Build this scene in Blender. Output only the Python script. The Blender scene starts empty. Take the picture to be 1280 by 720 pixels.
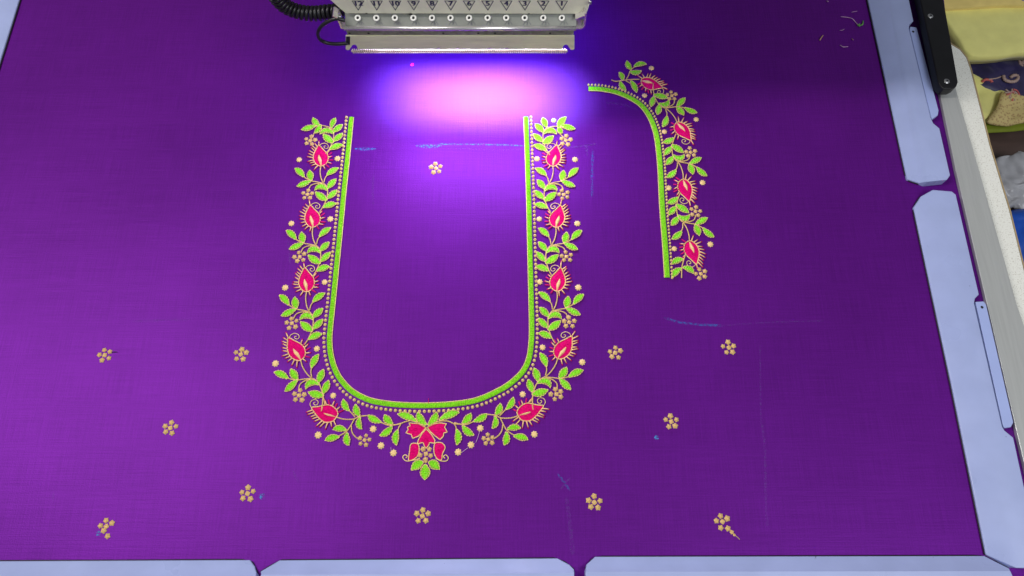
import bpy, bmesh, math, random
import numpy as np
from mathutils import Vector, Matrix, noise as mnoise

random.seed(7)
SC = bpy.context.scene
COL = SC.collection

# ------------------------------------------------------------------ camera
H = 0.700                      # camera height above the stretched cloth (m)
TILT = math.radians(20.2)      # off straight-down
F = 924.0                      # focal length in photo pixels (1280 wide)
CAM_Y = -H * math.tan(TILT)
cam_d = bpy.data.cameras.new('camera')
cam = bpy.data.objects.new('camera', cam_d)
COL.objects.link(cam)
cam.location = (0, CAM_Y, H)
cam.rotation_euler = (TILT, 0, 0)
cam_d.sensor_width = 36.0
cam_d.lens = F / 1280.0 * 36.0
cam_d.clip_start = 0.01
cam_d.clip_end = 50
SC.camera = cam

# ------------------------------------------------------------------ world, room lamp, fill light, exposure
w = bpy.data.worlds.new('World')
SC.world = w
w.use_nodes = True
bgn = w.node_tree.nodes['Background']
bgn.inputs[0].default_value = (0.86, 0.90, 1.0, 1)
bgn.inputs[1].default_value = 0.22


def area(name, loc, target, sx, sy, power, col, spread=180):
    d = bpy.data.lights.new(name, 'AREA')
    d.shape = 'RECTANGLE'
    d.size, d.size_y = sx, sy
    d.energy = power
    d.color = col
    d.spread = math.radians(spread)
    o = bpy.data.objects.new(name, d)
    COL.objects.link(o)
    o.location = loc
    o.rotation_euler = (Vector(target) - Vector(loc)).to_track_quat('-Z', 'Y').to_euler()
    return o


area('ceiling_tube_light', (-1.25, 0.15, 1.80), (-0.1, 0.0, 0), 0.25, 1.2, 34, (1.0, 0.96, 0.95))
area('overhead_fill_light', (0.95, -0.80, 1.65), (0.15, 0.1, 0), 0.9, 0.6, 18, (0.93, 0.96, 1.0))  # added overhead fill that evens out the tube's light
SC.view_settings.view_transform = 'Standard'
SC.view_settings.look = 'None'
SC.view_settings.exposure = 0
SC.view_settings.gamma = 1
SC.view_settings.use_curve_mapping = False


# ------------------------------------------------------------------ measuring helpers
def ray(u, v):
    yc = 360.0 - v
    return Vector((u - 640.0, yc * math.cos(TILT) + F * math.sin(TILT), yc * math.sin(TILT) - F * math.cos(TILT)))


def C(u, v, z=0.0):            # measured place on a level plane of height z
    d = ray(u, v)
    t = (z - H) / d.z
    return Vector((d.x * t, CAM_Y + d.y * t, z))


def HP(u, v, dist):            # measured place on the upright plane at a distance in front of the camera (machine head)
    d = ray(u, v)
    t = dist / d.y
    return Vector((d.x * t, CAM_Y + dist, H + d.z * t))


# ------------------------------------------------------------------ materials
MATS = {}


def mat(name, base, rough=0.5, metal=0.0, spec=0.5, vary=0.12, vscale=400.0, bump=0.0, bscale=1500.0, sheen=0.0, tint=None, coat=0.0, stretch=(1, 1, 1), bdist=0.0004):
    m = bpy.data.materials.new(name)
    m.use_nodes = True
    nt = m.node_tree
    p = nt.nodes['Principled BSDF']
    p.inputs['Roughness'].default_value = rough
    p.inputs['Metallic'].default_value = metal
    p.inputs['Specular IOR Level'].default_value = spec
    p.inputs['Sheen Weight'].default_value = sheen
    if tint:
        p.inputs['Sheen Tint'].default_value = (*tint, 1)
    p.inputs['Coat Weight'].default_value = coat
    tc = nt.nodes.new('ShaderNodeTexCoord')
    mp = nt.nodes.new('ShaderNodeMapping')
    mp.inputs['Scale'].default_value = stretch
    nt.links.new(tc.outputs['Object'], mp.inputs[0])
    n = nt.nodes.new('ShaderNodeTexNoise')
    n.inputs['Scale'].default_value = vscale
    n.inputs['Detail'].default_value = 4
    nt.links.new(mp.outputs[0], n.inputs['Vector'])
    r = nt.nodes.new('ShaderNodeValToRGB')
    r.color_ramp.elements[0].position = 0.3
    r.color_ramp.elements[1].position = 0.7
    lo = [c * (1 - vary) for c in base]
    hi = [min(1, c * (1 + vary)) for c in base]
    r.color_ramp.elements[0].color = (*lo, 1)
    r.color_ramp.elements[1].color = (*hi, 1)
    nt.links.new(n.outputs['Fac'], r.inputs[0])
    nt.links.new(r.outputs[0], p.inputs['Base Color'])
    if bump > 0:
        n2 = nt.nodes.new('ShaderNodeTexNoise')
        n2.inputs['Scale'].default_value = bscale
        n2.inputs['Detail'].default_value = 3
        nt.links.new(mp.outputs[0], n2.inputs['Vector'])
        b = nt.nodes.new('ShaderNodeBump')
        b.inputs['Strength'].default_value = bump
        b.inputs['Distance'].default_value = bdist
        nt.links.new(n2.outputs['Fac'], b.inputs['Height'])
        nt.links.new(b.outputs[0], p.inputs['Normal'])
    MATS[name] = m
    return m


M_GREEN = mat('green_thread', (0.225, 0.66, 0.010), 0.45, vary=0.3, vscale=900, bump=0.5, bscale=2200, sheen=0.05, spec=0.3)
M_GREEN2 = mat('green_band_thread', (0.225, 0.62, 0.012), 0.45, spec=0.25, vary=0.3, vscale=600, bump=0.5, bscale=2600, sheen=0.05)
M_GOLD = mat('gold_thread', (0.62, 0.41, 0.145), 0.40, spec=0.35, vary=0.35, vscale=1300, bump=0.6, bscale=2500, sheen=0.05)
M_CREAM = mat('pale_gold_thread', (0.78, 0.54, 0.22), 0.42, spec=0.35, vary=0.3, vscale=1300, bump=0.5, bscale=2500, sheen=0.05)
M_PINK = mat('pink_thread', (0.60, 0.0010, 0.125), 0.55, spec=0.06, vary=0.35, vscale=900, bump=0.5, bscale=2200, sheen=0.0, stretch=(0.4, 1.6, 1))
M_PINK2 = mat('dark_pink_thread', (0.52, 0.002, 0.13), 0.5, spec=0.2, vary=0.3, vscale=900)
M_LILAC = mat('loose_thread', (0.50, 0.28, 0.45), 0.5)
M_GTHREAD = mat('green_scrap_thread', (0.12, 0.33, 0.05), 0.5)
M_BROWNTH = mat('tan_scrap_thread', (0.42, 0.22, 0.14), 0.5)
M_CLAMP = mat('pale_blue_paint', (0.325, 0.380, 0.61), 0.33, vary=0.05, vscale=35, bump=0.10, bscale=160, spec=0.45)


def wear(m):
    """chips, specks and rubbed gloss on painted metal"""
    nt = m.node_tree
    p = nt.nodes['Principled BSDF']
    src = p.inputs['Base Color'].links[0].from_socket
    tc = nt.nodes.new('ShaderNodeTexCoord')
    n = nt.nodes.new('ShaderNodeTexNoise')
    n.inputs['Scale'].default_value = 170
    n.inputs['Detail'].default_value = 5
    nt.links.new(tc.outputs['Object'], n.inputs['Vector'])
    r = nt.nodes.new('ShaderNodeValToRGB')
    r.color_ramp.elements[0].position = 0.735
    r.color_ramp.elements[1].position = 0.77
    nt.links.new(n.outputs['Fac'], r.inputs[0])
    mx = nt.nodes.new('ShaderNodeMix')
    mx.data_type = 'RGBA'
    nt.links.new(r.outputs[0], mx.inputs[0])
    nt.links.new(src, mx.inputs[6])
    mx.inputs[7].default_value = (0.12, 0.13, 0.20, 1)
    nt.links.new(mx.outputs[2], p.inputs['Base Color'])
    n2 = nt.nodes.new('ShaderNodeTexNoise')
    n2.inputs['Scale'].default_value = 22
    n2.inputs['Detail'].default_value = 6
    nt.links.new(tc.outputs['Object'], n2.inputs['Vector'])
    mr = nt.nodes.new('ShaderNodeMapRange')
    mr.inputs[1].default_value, mr.inputs[2].default_value = 0.3, 0.7
    mr.inputs[3].default_value, mr.inputs[4].default_value = 0.24, 0.50
    nt.links.new(n2.outputs['Fac'], mr.inputs[0])
    nt.links.new(mr.outputs[0], p.inputs['Roughness'])


wear(M_CLAMP)
M_CLAMP2 = mat('pale_blue_paint_bar', (0.33, 0.40, 0.68), 0.36, vary=0.03, vscale=30)
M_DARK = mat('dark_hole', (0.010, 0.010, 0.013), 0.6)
M_BLACK = mat('black_plastic', (0.0060, 0.0060, 0.0070), 0.45, vary=0.2, vscale=80, bump=0.1, bscale=900, spec=0.3)
M_CABLE = mat('black_rubber', (0.007, 0.007, 0.008), 0.38, vary=0.2, vscale=100)
M_STEEL = mat('screw_steel', (0.42, 0.42, 0.42), 0.32, metal=0.9, vary=0.1)
M_RAIL = mat('brushed_metal', (0.46, 0.47, 0.45), 0.34, metal=0.35, vary=0.05, vscale=30, bump=0.15, bscale=120, stretch=(14, 0.6, 1))
M_PANEL = mat('cream_enamel', (0.86, 0.86, 0.63), 0.42, vary=0.06, vscale=60, bump=0.04, bscale=500)
M_PANEL2 = mat('cream_cover_metal', (0.74, 0.74, 0.46), 0.42, vary=0.10, vscale=90, stretch=(0.4, 3, 3))
M_STRIP = mat('grey_strip_metal', (0.23, 0.24, 0.21), 0.42, metal=0.2, vary=0.10, vscale=100)
M_CHROME = mat('bright_rail_metal', (0.80, 0.77, 0.78), 0.22, metal=0.85, vary=0.04)
M_CHAN = mat('dark_channel_metal', (0.34, 0.34, 0.27), 0.45, metal=0.0, vary=0.35, vscale=140)
M_WHITE = mat('white_ceramic', (0.85, 0.84, 0.78), 0.22, vary=0.02)
M_INK = mat('dark_blue_ink', (0.018, 0.020, 0.075), 0.5, vary=0.2)
M_INKG = mat('grey_ink', (0.10, 0.10, 0.12), 0.5, vary=0.3)
M_SPRING = mat('spring_wire', (0.66, 0.56, 0.46), 0.4, metal=0.3, vary=0.2)
M_YEL = mat('yellow_cotton', (0.88, 0.83, 0.27), 0.8, vary=0.05, vscale=60, bump=0.2, bscale=700, sheen=0.3)
M_YEL2 = mat('deep_yellow_cotton', (0.86, 0.66, 0.20), 0.8, vary=0.08, vscale=60, bump=0.2, bscale=700, sheen=0.3)
M_LACE = mat('beige_lace', (0.52, 0.43, 0.22), 0.8, vary=0.25, vscale=300, bump=0.6, bscale=600)
M_NAVY = mat('navy_silk', (0.020, 0.013, 0.085), 0.5, vary=0.3, vscale=50, sheen=0.4)
M_SCROLL = mat('beige_cord', (0.46, 0.32, 0.28), 0.6, vary=0.3, vscale=300)
M_RED = mat('coral_cord', (0.55, 0.12, 0.11), 0.6, vary=0.3, vscale=300)
M_LIME = mat('olive_green_cotton', (0.22, 0.27, 0.012), 0.75, vary=0.1, vscale=60)
M_BLUE = mat('blue_plastic', (0.004, 0.075, 0.46), 0.4, vary=0.2, vscale=30)
M_LILACCL = mat('lilac_cotton', (0.36, 0.25, 0.42), 0.8, vary=0.1, vscale=60)


def cloth_material():
    m = bpy.data.materials.new('purple_cotton_silk')
    m.use_nodes = True
    nt = m.node_tree
    L = nt.links.new
    p = nt.nodes['Principled BSDF']
    tc = nt.nodes.new('ShaderNodeTexCoord')

    def nz(scale, st, detail=3):
        mp = nt.nodes.new('ShaderNodeMapping')
        mp.inputs['Scale'].default_value = st
        L(tc.outputs['Object'], mp.inputs[0])
        n = nt.nodes.new('ShaderNodeTexNoise')
        n.inputs['Scale'].default_value = scale
        n.inputs['Detail'].default_value = detail
        L(mp.outputs[0], n.inputs['Vector'])
        return n.outputs['Fac']

    def mth(op, a, b):
        n = nt.nodes.new('ShaderNodeMath')
        n.operation = op
        for i, x in enumerate((a, b)):
            if isinstance(x, (int, float)):
                n.inputs[i].default_value = x
            else:
                L(x, n.inputs[i])
        return n.outputs[0]
    warp = nz(1.0, (900, 25, 1))
    weft = nz(1.0, (25, 900, 1))
    grain = nz(800.0, (1, 1, 1), 2)
    big = nz(7.0, (1, 1, 1), 2)
    s = mth('ADD', mth('MULTIPLY', warp, 0.30), mth('MULTIPLY', weft, 0.30))
    s = mth('ADD', s, mth('MULTIPLY', grain, 0.25))
    s = mth('ADD', s, mth('MULTIPLY', big, 0.30))
    r = nt.nodes.new('ShaderNodeValToRGB')
    r.color_ramp.elements[0].position = 0.36
    r.color_ramp.elements[1].position = 0.80
    r.color_ramp.elements[0].color = (0.077, 0.0053, 0.148, 1)
    r.color_ramp.elements[1].color = (0.134, 0.0096, 0.254, 1)
    L(s, r.inputs[0])
    L(r.outputs[0], p.inputs['Base Color'])
    p.inputs['Roughness'].default_value = 0.48
    p.inputs['Metallic'].default_value = 0.40
    p.inputs['Specular IOR Level'].default_value = 0.09
    b = nt.nodes.new('ShaderNodeBump')
    b.inputs['Strength'].default_value = 0.35
    b.inputs['Distance'].default_value = 0.0003
    L(mth('ADD', mth('ADD', warp, weft), grain), b.inputs['Height'])
    pull = mth('ADD', mth('ADD', nz(1.0, (4, 38, 1), 2), mth('MULTIPLY', nz(1.0, (30, 5, 1), 2), 0.6)), mth('MULTIPLY', nz(9.0, (1, 1, 1), 2), 0.8))
    b2 = nt.nodes.new('ShaderNodeBump')                    # slack and pull lines of the stretched cloth
    b2.inputs['Strength'].default_value = 0.14
    b2.inputs['Distance'].default_value = 0.0025
    L(pull, b2.inputs['Height'])
    L(b2.outputs[0], b.inputs['Normal'])
    L(b.outputs[0], p.inputs['Normal'])
    return m


M_CLOTH = cloth_material()


def chalk_material(name, col, alpha):
    m = bpy.data.materials.new(name)
    m.use_nodes = True
    nt = m.node_tree
    p = nt.nodes['Principled BSDF']
    p.inputs['Base Color'].default_value = (*col, 1)
    p.inputs['Roughness'].default_value = 0.9
    tc = nt.nodes.new('ShaderNodeTexCoord')
    n = nt.nodes.new('ShaderNodeTexNoise')
    n.inputs['Scale'].default_value = 420
    n.inputs['Detail'].default_value = 4
    nt.links.new(tc.outputs['Object'], n.inputs['Vector'])
    r = nt.nodes.new('ShaderNodeValToRGB')
    r.color_ramp.elements[0].position = 0.40
    r.color_ramp.elements[1].position = 0.68
    r.color_ramp.elements[0].color = (0, 0, 0, 1)
    r.color_ramp.elements[1].color = (alpha, alpha, alpha, 1)
    nt.links.new(n.outputs['Fac'], r.inputs[0])
    nt.links.new(r.outputs[0], p.inputs['Alpha'])
    return m


M_CHALKB = chalk_material('blue_chalk', (0.04, 0.13, 0.50), 0.55)
M_CHALKS = chalk_material('fresh_blue_chalk', (0.05, 0.20, 0.60), 1.0)
M_CHALKW = chalk_material('pale_chalk', (0.22, 0.16, 0.48), 0.22)
M_CHALKF = chalk_material('faint_chalk', (0.20, 0.12, 0.42), 0.14)
M_CHALKD = chalk_material('blue_dot_ink', (0.06, 0.22, 0.55), 1.0)


def table_material():
    m = mat('speckled_laminate', (0.70, 0.70, 0.64), 0.45, vary=0.05)
    nt = m.node_tree
    p = nt.nodes['Principled BSDF']
    tc = nt.nodes.new('ShaderNodeTexCoord')
    v = nt.nodes.new('ShaderNodeTexNoise')
    v.inputs['Scale'].default_value = 700
    v.inputs['Detail'].default_value = 2
    nt.links.new(tc.outputs['Object'], v.inputs['Vector'])
    r = nt.nodes.new('ShaderNodeValToRGB')
    e = r.color_ramp.elements
    e[0].position, e[1].position = 0.30, 0.46
    e[0].color = (0.52, 0.50, 0.43, 1)
    e[1].color = (0.74, 0.74, 0.67, 1)
    nt.links.new(v.outputs['Fac'], r.inputs[0])
    nt.links.new(r.outputs[0], p.inputs['Base Color'])
    return m


M_TABLE = table_material()
M_EDGE = mat('tan_edge_band', (0.34, 0.25, 0.13), 0.5, vary=0.15, vscale=80)
M_FLOOR = mat('brown_floor', (0.085, 0.052, 0.042), 0.5, vary=0.35, vscale=14, stretch=(1, 3, 1))


def plastic_material():
    m = mat('grey_plastic_film', (0.50, 0.50, 0.52), 0.3, vary=0.25, vscale=30)
    m.node_tree.nodes['Principled BSDF'].inputs['Alpha'].default_value = 0.85
    return m


M_BAG = plastic_material()


def net_material():
    m = mat('yellow_net', (0.62, 0.50, 0.20), 0.8, vary=0.1)
    nt = m.node_tree
    p = nt.nodes['Principled BSDF']
    tc = nt.nodes.new('ShaderNodeTexCoord')
    v = nt.nodes.new('ShaderNodeTexVoronoi')
    v.inputs['Scale'].default_value = 260
    nt.links.new(tc.outputs['Object'], v.inputs['Vector'])
    r = nt.nodes.new('ShaderNodeValToRGB')
    e = r.color_ramp.elements
    e[0].position, e[1].position = 0.25, 0.5
    e[0].color = (0.46, 0.30, 0.13, 1)
    e[1].color = (0.66, 0.52, 0.21, 1)
    nt.links.new(v.outputs['Distance'], r.inputs[0])
    nt.links.new(r.outputs[0], p.inputs['Base Color'])
    return m


M_NET = net_material()


# ------------------------------------------------------------------ mesh helpers
def link(name, me, material=None, parent=None):
    o = bpy.data.objects.new(name, me)
    COL.objects.link(o)
    if material and me is not None and not me.materials:
        me.materials.append(material)
    if parent:
        o.parent = parent
    return o


def tag(o, label=None, cat=None, group=None, kind=None):
    if label: o['label'] = label
    if cat: o['category'] = cat
    if group: o['group'] = group
    if kind: o['kind'] = kind
    return o


def mesh(name, verts, faces, smooth=True):
    me = bpy.data.meshes.new(name)
    me.from_pydata([tuple(v) for v in verts], [], faces)
    if smooth:
        me.polygons.foreach_set('use_smooth', [True] * len(me.polygons))
    me.update()
    return me


def fixnormals(me):
    bm = bmesh.new()
    bm.from_mesh(me)
    bmesh.ops.recalc_face_normals(bm, faces=bm.faces)
    bm.to_mesh(me)
    bm.free()
    return me


class MB:
    def __init__(s):
        s.v, s.f = [], []

    def add(s, v, f):
        k = len(s.v)
        s.v += [tuple(x) for x in v]
        s.f += [tuple(i + k for i in q) for q in f]

    def build(s, name, material, parent=None, smooth=True, fix=True):
        me = mesh(name, s.v, s.f, smooth)
        if fix:
            fixnormals(me)
        return link(name, me, material, parent)


def catmull(pts, n=6, closed=False):
    pts = [Vector(p) for p in pts]
    out = []
    N = len(pts)
    segs = N if closed else N - 1
    for i in range(segs):
        if closed:
            p0, p1, p2, p3 = pts[i - 1], pts[i], pts[(i + 1) % N], pts[(i + 2) % N]
        else:
            p1, p2 = pts[i], pts[i + 1]
            p0 = pts[i - 1] if i else p1 * 2 - p2
            p3 = pts[i + 2] if i + 2 < N else p2 * 2 - p1
        for k in range(n):
            t = k / n
            out.append(0.5 * ((2 * p1) + (p2 - p0) * t + (2 * p0 - 5 * p1 + 4 * p2 - p3) * t * t + (3 * p1 - p0 - 3 * p2 + p3) * t ** 3))
    if not closed:
        out.append(pts[-1])
    return out


def resample(pts, step, closed=False):
    pts = [Vector(p) for p in pts]
    if closed:
        pts = pts + [pts[0]]
    acc = [0]
    for a, b in zip(pts, pts[1:]):
        acc.append(acc[-1] + (b - a).length)
    n = max(2, int(round(acc[-1] / step)))
    out, j = [], 0
    for k in range(n if closed else n + 1):
        d = acc[-1] * k / n
        while j < len(acc) - 2 and acc[j + 1] < d:
            j += 1
        t = (d - acc[j]) / max(1e-9, acc[j + 1] - acc[j])
        out.append(pts[j].lerp(pts[j + 1], t))
    return out


def tube(mb, pts, r, sides=6, closed=False, rfun=None, up=Vector((0, 0, 1))):
    pts = [Vector(p) for p in pts]
    N = len(pts)
    vs, fs = [], []
    for i, p in enumerate(pts):
        a = pts[i - 1] if (i or closed) else p
        b = pts[(i + 1) % N] if (i < N - 1 or closed) else p
        t = (b - a)
        if t.length < 1e-9:
            t = Vector((1, 0, 0))
        t.normalize()
        s = t.cross(up)
        if s.length < 1e-4:
            s = t.cross(Vector((0, 1, 0)))
        s.normalize()
        q = s.cross(t)
        rr = r * (rfun(i, N) if rfun else 1)
        for k in range(sides):
            g = 2 * math.pi * k / sides
            vs.append(p + (s * math.cos(g) + q * math.sin(g)) * rr)
    for i in range(N if closed else N - 1):
        j = (i + 1) % N
        for k in range(sides):
            k2 = (k + 1) % sides
            fs.append((i * sides + k, i * sides + k2, j * sides + k2, j * sides + k))
    if not closed:
        fs.append(tuple(range(sides)))
        fs.append(tuple((N - 1) * sides + k for k in range(sides)))
    mb.add(vs, fs)


def slab(name, top, depth_vec, material, parent=None, bevel=0.0, segs=2, smooth=False):
    """closed plate: polygon `top` swept along depth_vec"""
    n = len(top)
    dv = Vector(depth_vec)
    v = [Vector(p) for p in top] + [Vector(p) + dv for p in top]
    f = [tuple(range(n)), tuple(range(2 * n - 1, n - 1, -1))]
    for i in range(n):
        j = (i + 1) % n
        f.append((i, i + n, j + n, j))
    me = fixnormals(mesh(name, v, f, False))
    o = link(name, me, material, parent)
    if bevel:
        add_bevel(o, bevel, segs)
    return o


def add_bevel(o, width, segs=2):
    b = o.modifiers.new('bevel', 'BEVEL')
    b.width = width
    b.segments = segs
    b.limit_method = 'ANGLE'
    b.angle_limit = math.radians(25)
    o.data.polygons.foreach_set('use_smooth', [True] * len(o.data.polygons))
    wn = o.modifiers.new('normals', 'WEIGHTED_NORMAL')
    wn.keep_sharp = False


def empty(name, loc=(0, 0, 0)):
    o = bpy.data.objects.new(name, None)
    o.empty_display_size = 0.02
    COL.objects.link(o)
    o.location = loc
    return o


# ------------------------------------------------------------------ the stretched cloth
def build_cloth():
    c = [C(-280, -260), C(1150, -260), C(1207, 235), C(1330, 800), C(-330, 800)]
    n = 1
    me = mesh('purple_fabric', c, [tuple(reversed(range(5)))], False)
    fixnormals(me)
    o = link('purple_fabric', me, M_CLOTH)
    tag(o, 'purple cloth stretched flat in the frame, embroidered with a floral neckline', 'fabric')
    return o


FAB = build_cloth()

# ------------------------------------------------------------------ embroidery
Z0 = 0.0003


def up(p, z=Z0):
    return Vector((p[0], p[1], z))


def leaf(base, tip, ctrl, hw, parent=FAB, z=Z0, outline=True):
    base, tip, ctrl = up(base, 0), up(tip, 0), up(ctrl, 0)
    n = 13
    vs, fs = [], []
    L = (tip - base).length

    def cen(s):
        return base * (1 - s) ** 2 + ctrl * 2 * s * (1 - s) + tip * s * s

    def tan(s):
        return ((ctrl - base) * (1 - s) + (tip - ctrl) * s).normalized()
    edge_l, edge_r = [], []
    prof = (-1.0, -0.62, 0.0, 0.62, 1.0)
    for i in range(n + 1):
        s = i / n
        wd = hw * 1.04 * max(0.02, math.sin(math.pi * min(1, s * 0.97 + 0.03) ** 0.85)) ** 1.05
        if i == n:
            wd = hw * 0.03
        alt = 1.0 if i % 2 else 0.42
        for q in prof:
            sh = min(1.0, max(0.0, s + 0.10 * abs(q) * math.sin(math.pi * s)))   # stitches slant from the midrib to the tip
            c = cen(sh)
            t = tan(sh)
            nrm = Vector((-t.y, t.x, 0))
            hgt = 0.0019 * alt * (1 - 0.75 * q * q) * (1 - 0.35 * (abs(q) < 0.1)) * min(1, 6 * s + 0.3) * min(1, 6 * (1 - s) + 0.3)
            jit = 1.0 + (0.10 if i % 2 else -0.06) * abs(q)
            p = c + nrm * wd * q * jit
            p.z = z + 0.0006 + (hgt if abs(q) < 0.99 else 0.0)
            vs.append(p)
            if q == -1.0:
                edge_l.append(Vector((p.x, p.y, z + 0.0010)))
            if q == 1.0:
                edge_r.append(Vector((p.x, p.y, z + 0.0010)))
    k = len(prof)
    for i in range(n):
        for j in range(k - 1):
            fs.append((i * k + j, i * k + j + 1, (i + 1) * k + j + 1, (i + 1) * k + j))
    me = mesh('leaf', vs, fs, False)
    fixnormals(me)
    o = link('leaf', me, M_GREEN, parent)
    if outline:
        mb = MB()
        ring = edge_l + list(reversed(edge_r))
        ring = resample(catmull(ring, 2, True), 0.00095, True)
        tube(mb, ring, 0.00037, 5, True, lambda i, N: (1.4, 1.1, 0.4)[i % 3])
        for e in (edge_l, edge_r):                        # blanket stitches reaching in from the edge
            for i in range(2, n - 1, 2):
                a = e[i]
                m_ = cen(min(1, i / n + 0.02))
                b = a.lerp(Vector((m_.x, m_.y, a.z)), 0.30)
                tube(mb, [a + Vector((0, 0, 0.0003)), a.lerp(b, .5) + Vector((0, 0, 0.0011)), b + Vector((0, 0, 0.0015))], 0.00028, 4)
        mb.build('outline_thread', M_CREAM, o, True, True)
    return o


def stem(mb, pts, r=0.00062):
    pts = resample(catmull([up(p, 0.0011) for p in pts], 8), 0.0010)
    tube(mb, pts, r, 6, False, lambda i, N: 1.12 if i % 2 else 0.85)


def dome(cx, cy, r, h, seg=10, star=0.12, z=Z0, rings=2):
    vs, fs = [], []
    a0 = random.random() * 6
    for k in range(seg):
        g = a0 + 2 * math.pi * k / seg
        rr = r * (1 + (star if k % 2 else -star))
        vs.append((cx + rr * math.cos(g), cy + rr * math.sin(g), z))
    for j in range(1, rings + 1):
        q = 1 - j / (rings + 0.6)
        for k in range(seg):
            g = a0 + 2 * math.pi * k / seg
            rr = r * q * (1 + (star if k % 2 else -star) * 0.6)
            vs.append((cx + rr * math.cos(g), cy + rr * math.sin(g), z + h * math.sqrt(max(0, 1 - q * q)) * (1.0 if k % 2 else 0.8)))
    vs.append((cx, cy, z + h * 0.92))
    for j in range(rings):
        for k in range(seg):
            k2 = (k + 1) % seg
            fs.append((j * seg + k, j * seg + k2, (j + 1) * seg + k2, (j + 1) * seg + k))
    for k in range(seg):
        fs.append((rings * seg + k, rings * seg + (k + 1) % seg, len(vs) - 1))
    return vs, fs


def gold_dot(p, r, parent=FAB, material=None):
    mb = MB()
    mb.add(*dome(p[0], p[1], r * 0.82, 0.0014, 16, 0.15, rings=3))
    return mb.build('gold_dot', material or M_CREAM, parent, True)


def gold_flower(p, r, ang=0.0, parent=FAB, broken=0):
    """five stitched knots round a centre knot"""
    c = MB()
    c.add(*dome(p[0], p[1], r * 0.30, 0.0011, 8, 0.12))
    o = c.build('gold_flower', M_GOLD, parent)
    for k in range(5):
        g = ang + math.pi / 2 + 2 * math.pi * k / 5
        rr = r * 0.68 * random.uniform(0.93, 1.07)
        g += random.uniform(-0.10, 0.10)
        x, y = p[0] + rr * math.cos(g), p[1] + rr * math.sin(g)
        if broken == 1 and k == 2:
            x, y = p[0] - 0.2 * r, p[1] - 0.45 * r
        if broken == 1 and k == 3:
            x, y = p[0] + 0.35 * r, p[1] - 1.05 * r
        if broken == 2 and k == 3:
            x, y = p[0] + 0.55 * r, p[1] - 0.75 * r
        m2 = MB()
        m2.add(*dome(x, y, r * 0.315 * random.uniform(0.90, 1.10), 0.0018, 10, 0.15))
        m2.build('petal', M_GOLD, o)
    if broken == 2:
        for (dx, dy, q) in ((0.95, -1.15, 0.24), (1.2, -1.45, 0.16)):
            m2 = MB()
            m2.add(*dome(p[0] + dx * r, p[1] + dy * r, r * q, 0.001, 10, 0.1))
            m2.build('petal', M_GOLD, o)
        m2 = MB()
        stem(m2, [(p[0] + 1.2 * r, p[1] - 1.45 * r), (p[0] + 1.5 * r, p[1] - 1.7 * r), (p[0] + 1.75 * r, p[1] - 1.95 * r)], 0.0003)
        m2.build('thread_tail', M_GOLD, o)
    return o


def filled(name, poly, material, parent, h=0.0012, rings=3):
    """satin-stitched patch: closed outline domed towards its middle"""
    poly = [up(p, 0) for p in poly]
    n = len(poly)
    cen = sum(poly, Vector()) / n
    vs, fs = [], []
    for j in range(rings + 1):
        q = 1 - j / (rings + 0.5)
        for i, p in enumerate(poly):
            x = cen + (p - cen) * q
            hh = h * (1 - q ** 3) * (1.0 if i % 2 or rings < 3 else 0.95 - 0.28 * q)
            vs.append((x.x, x.y, Z0 + hh))
    vs.append((cen.x, cen.y, Z0 + h * 0.9))
    for j in range(rings):
        for i in range(n):
            i2 = (i + 1) % n
            fs.append((j * n + i, j * n + i2, (j + 1) * n + i2, (j + 1) * n + i))
    for i in range(n):
        fs.append((rings * n + i, rings * n + (i + 1) % n, len(vs) - 1))
    me = fixnormals(mesh(name, vs, fs, False))
    return link(name, me, material, parent)


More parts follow.
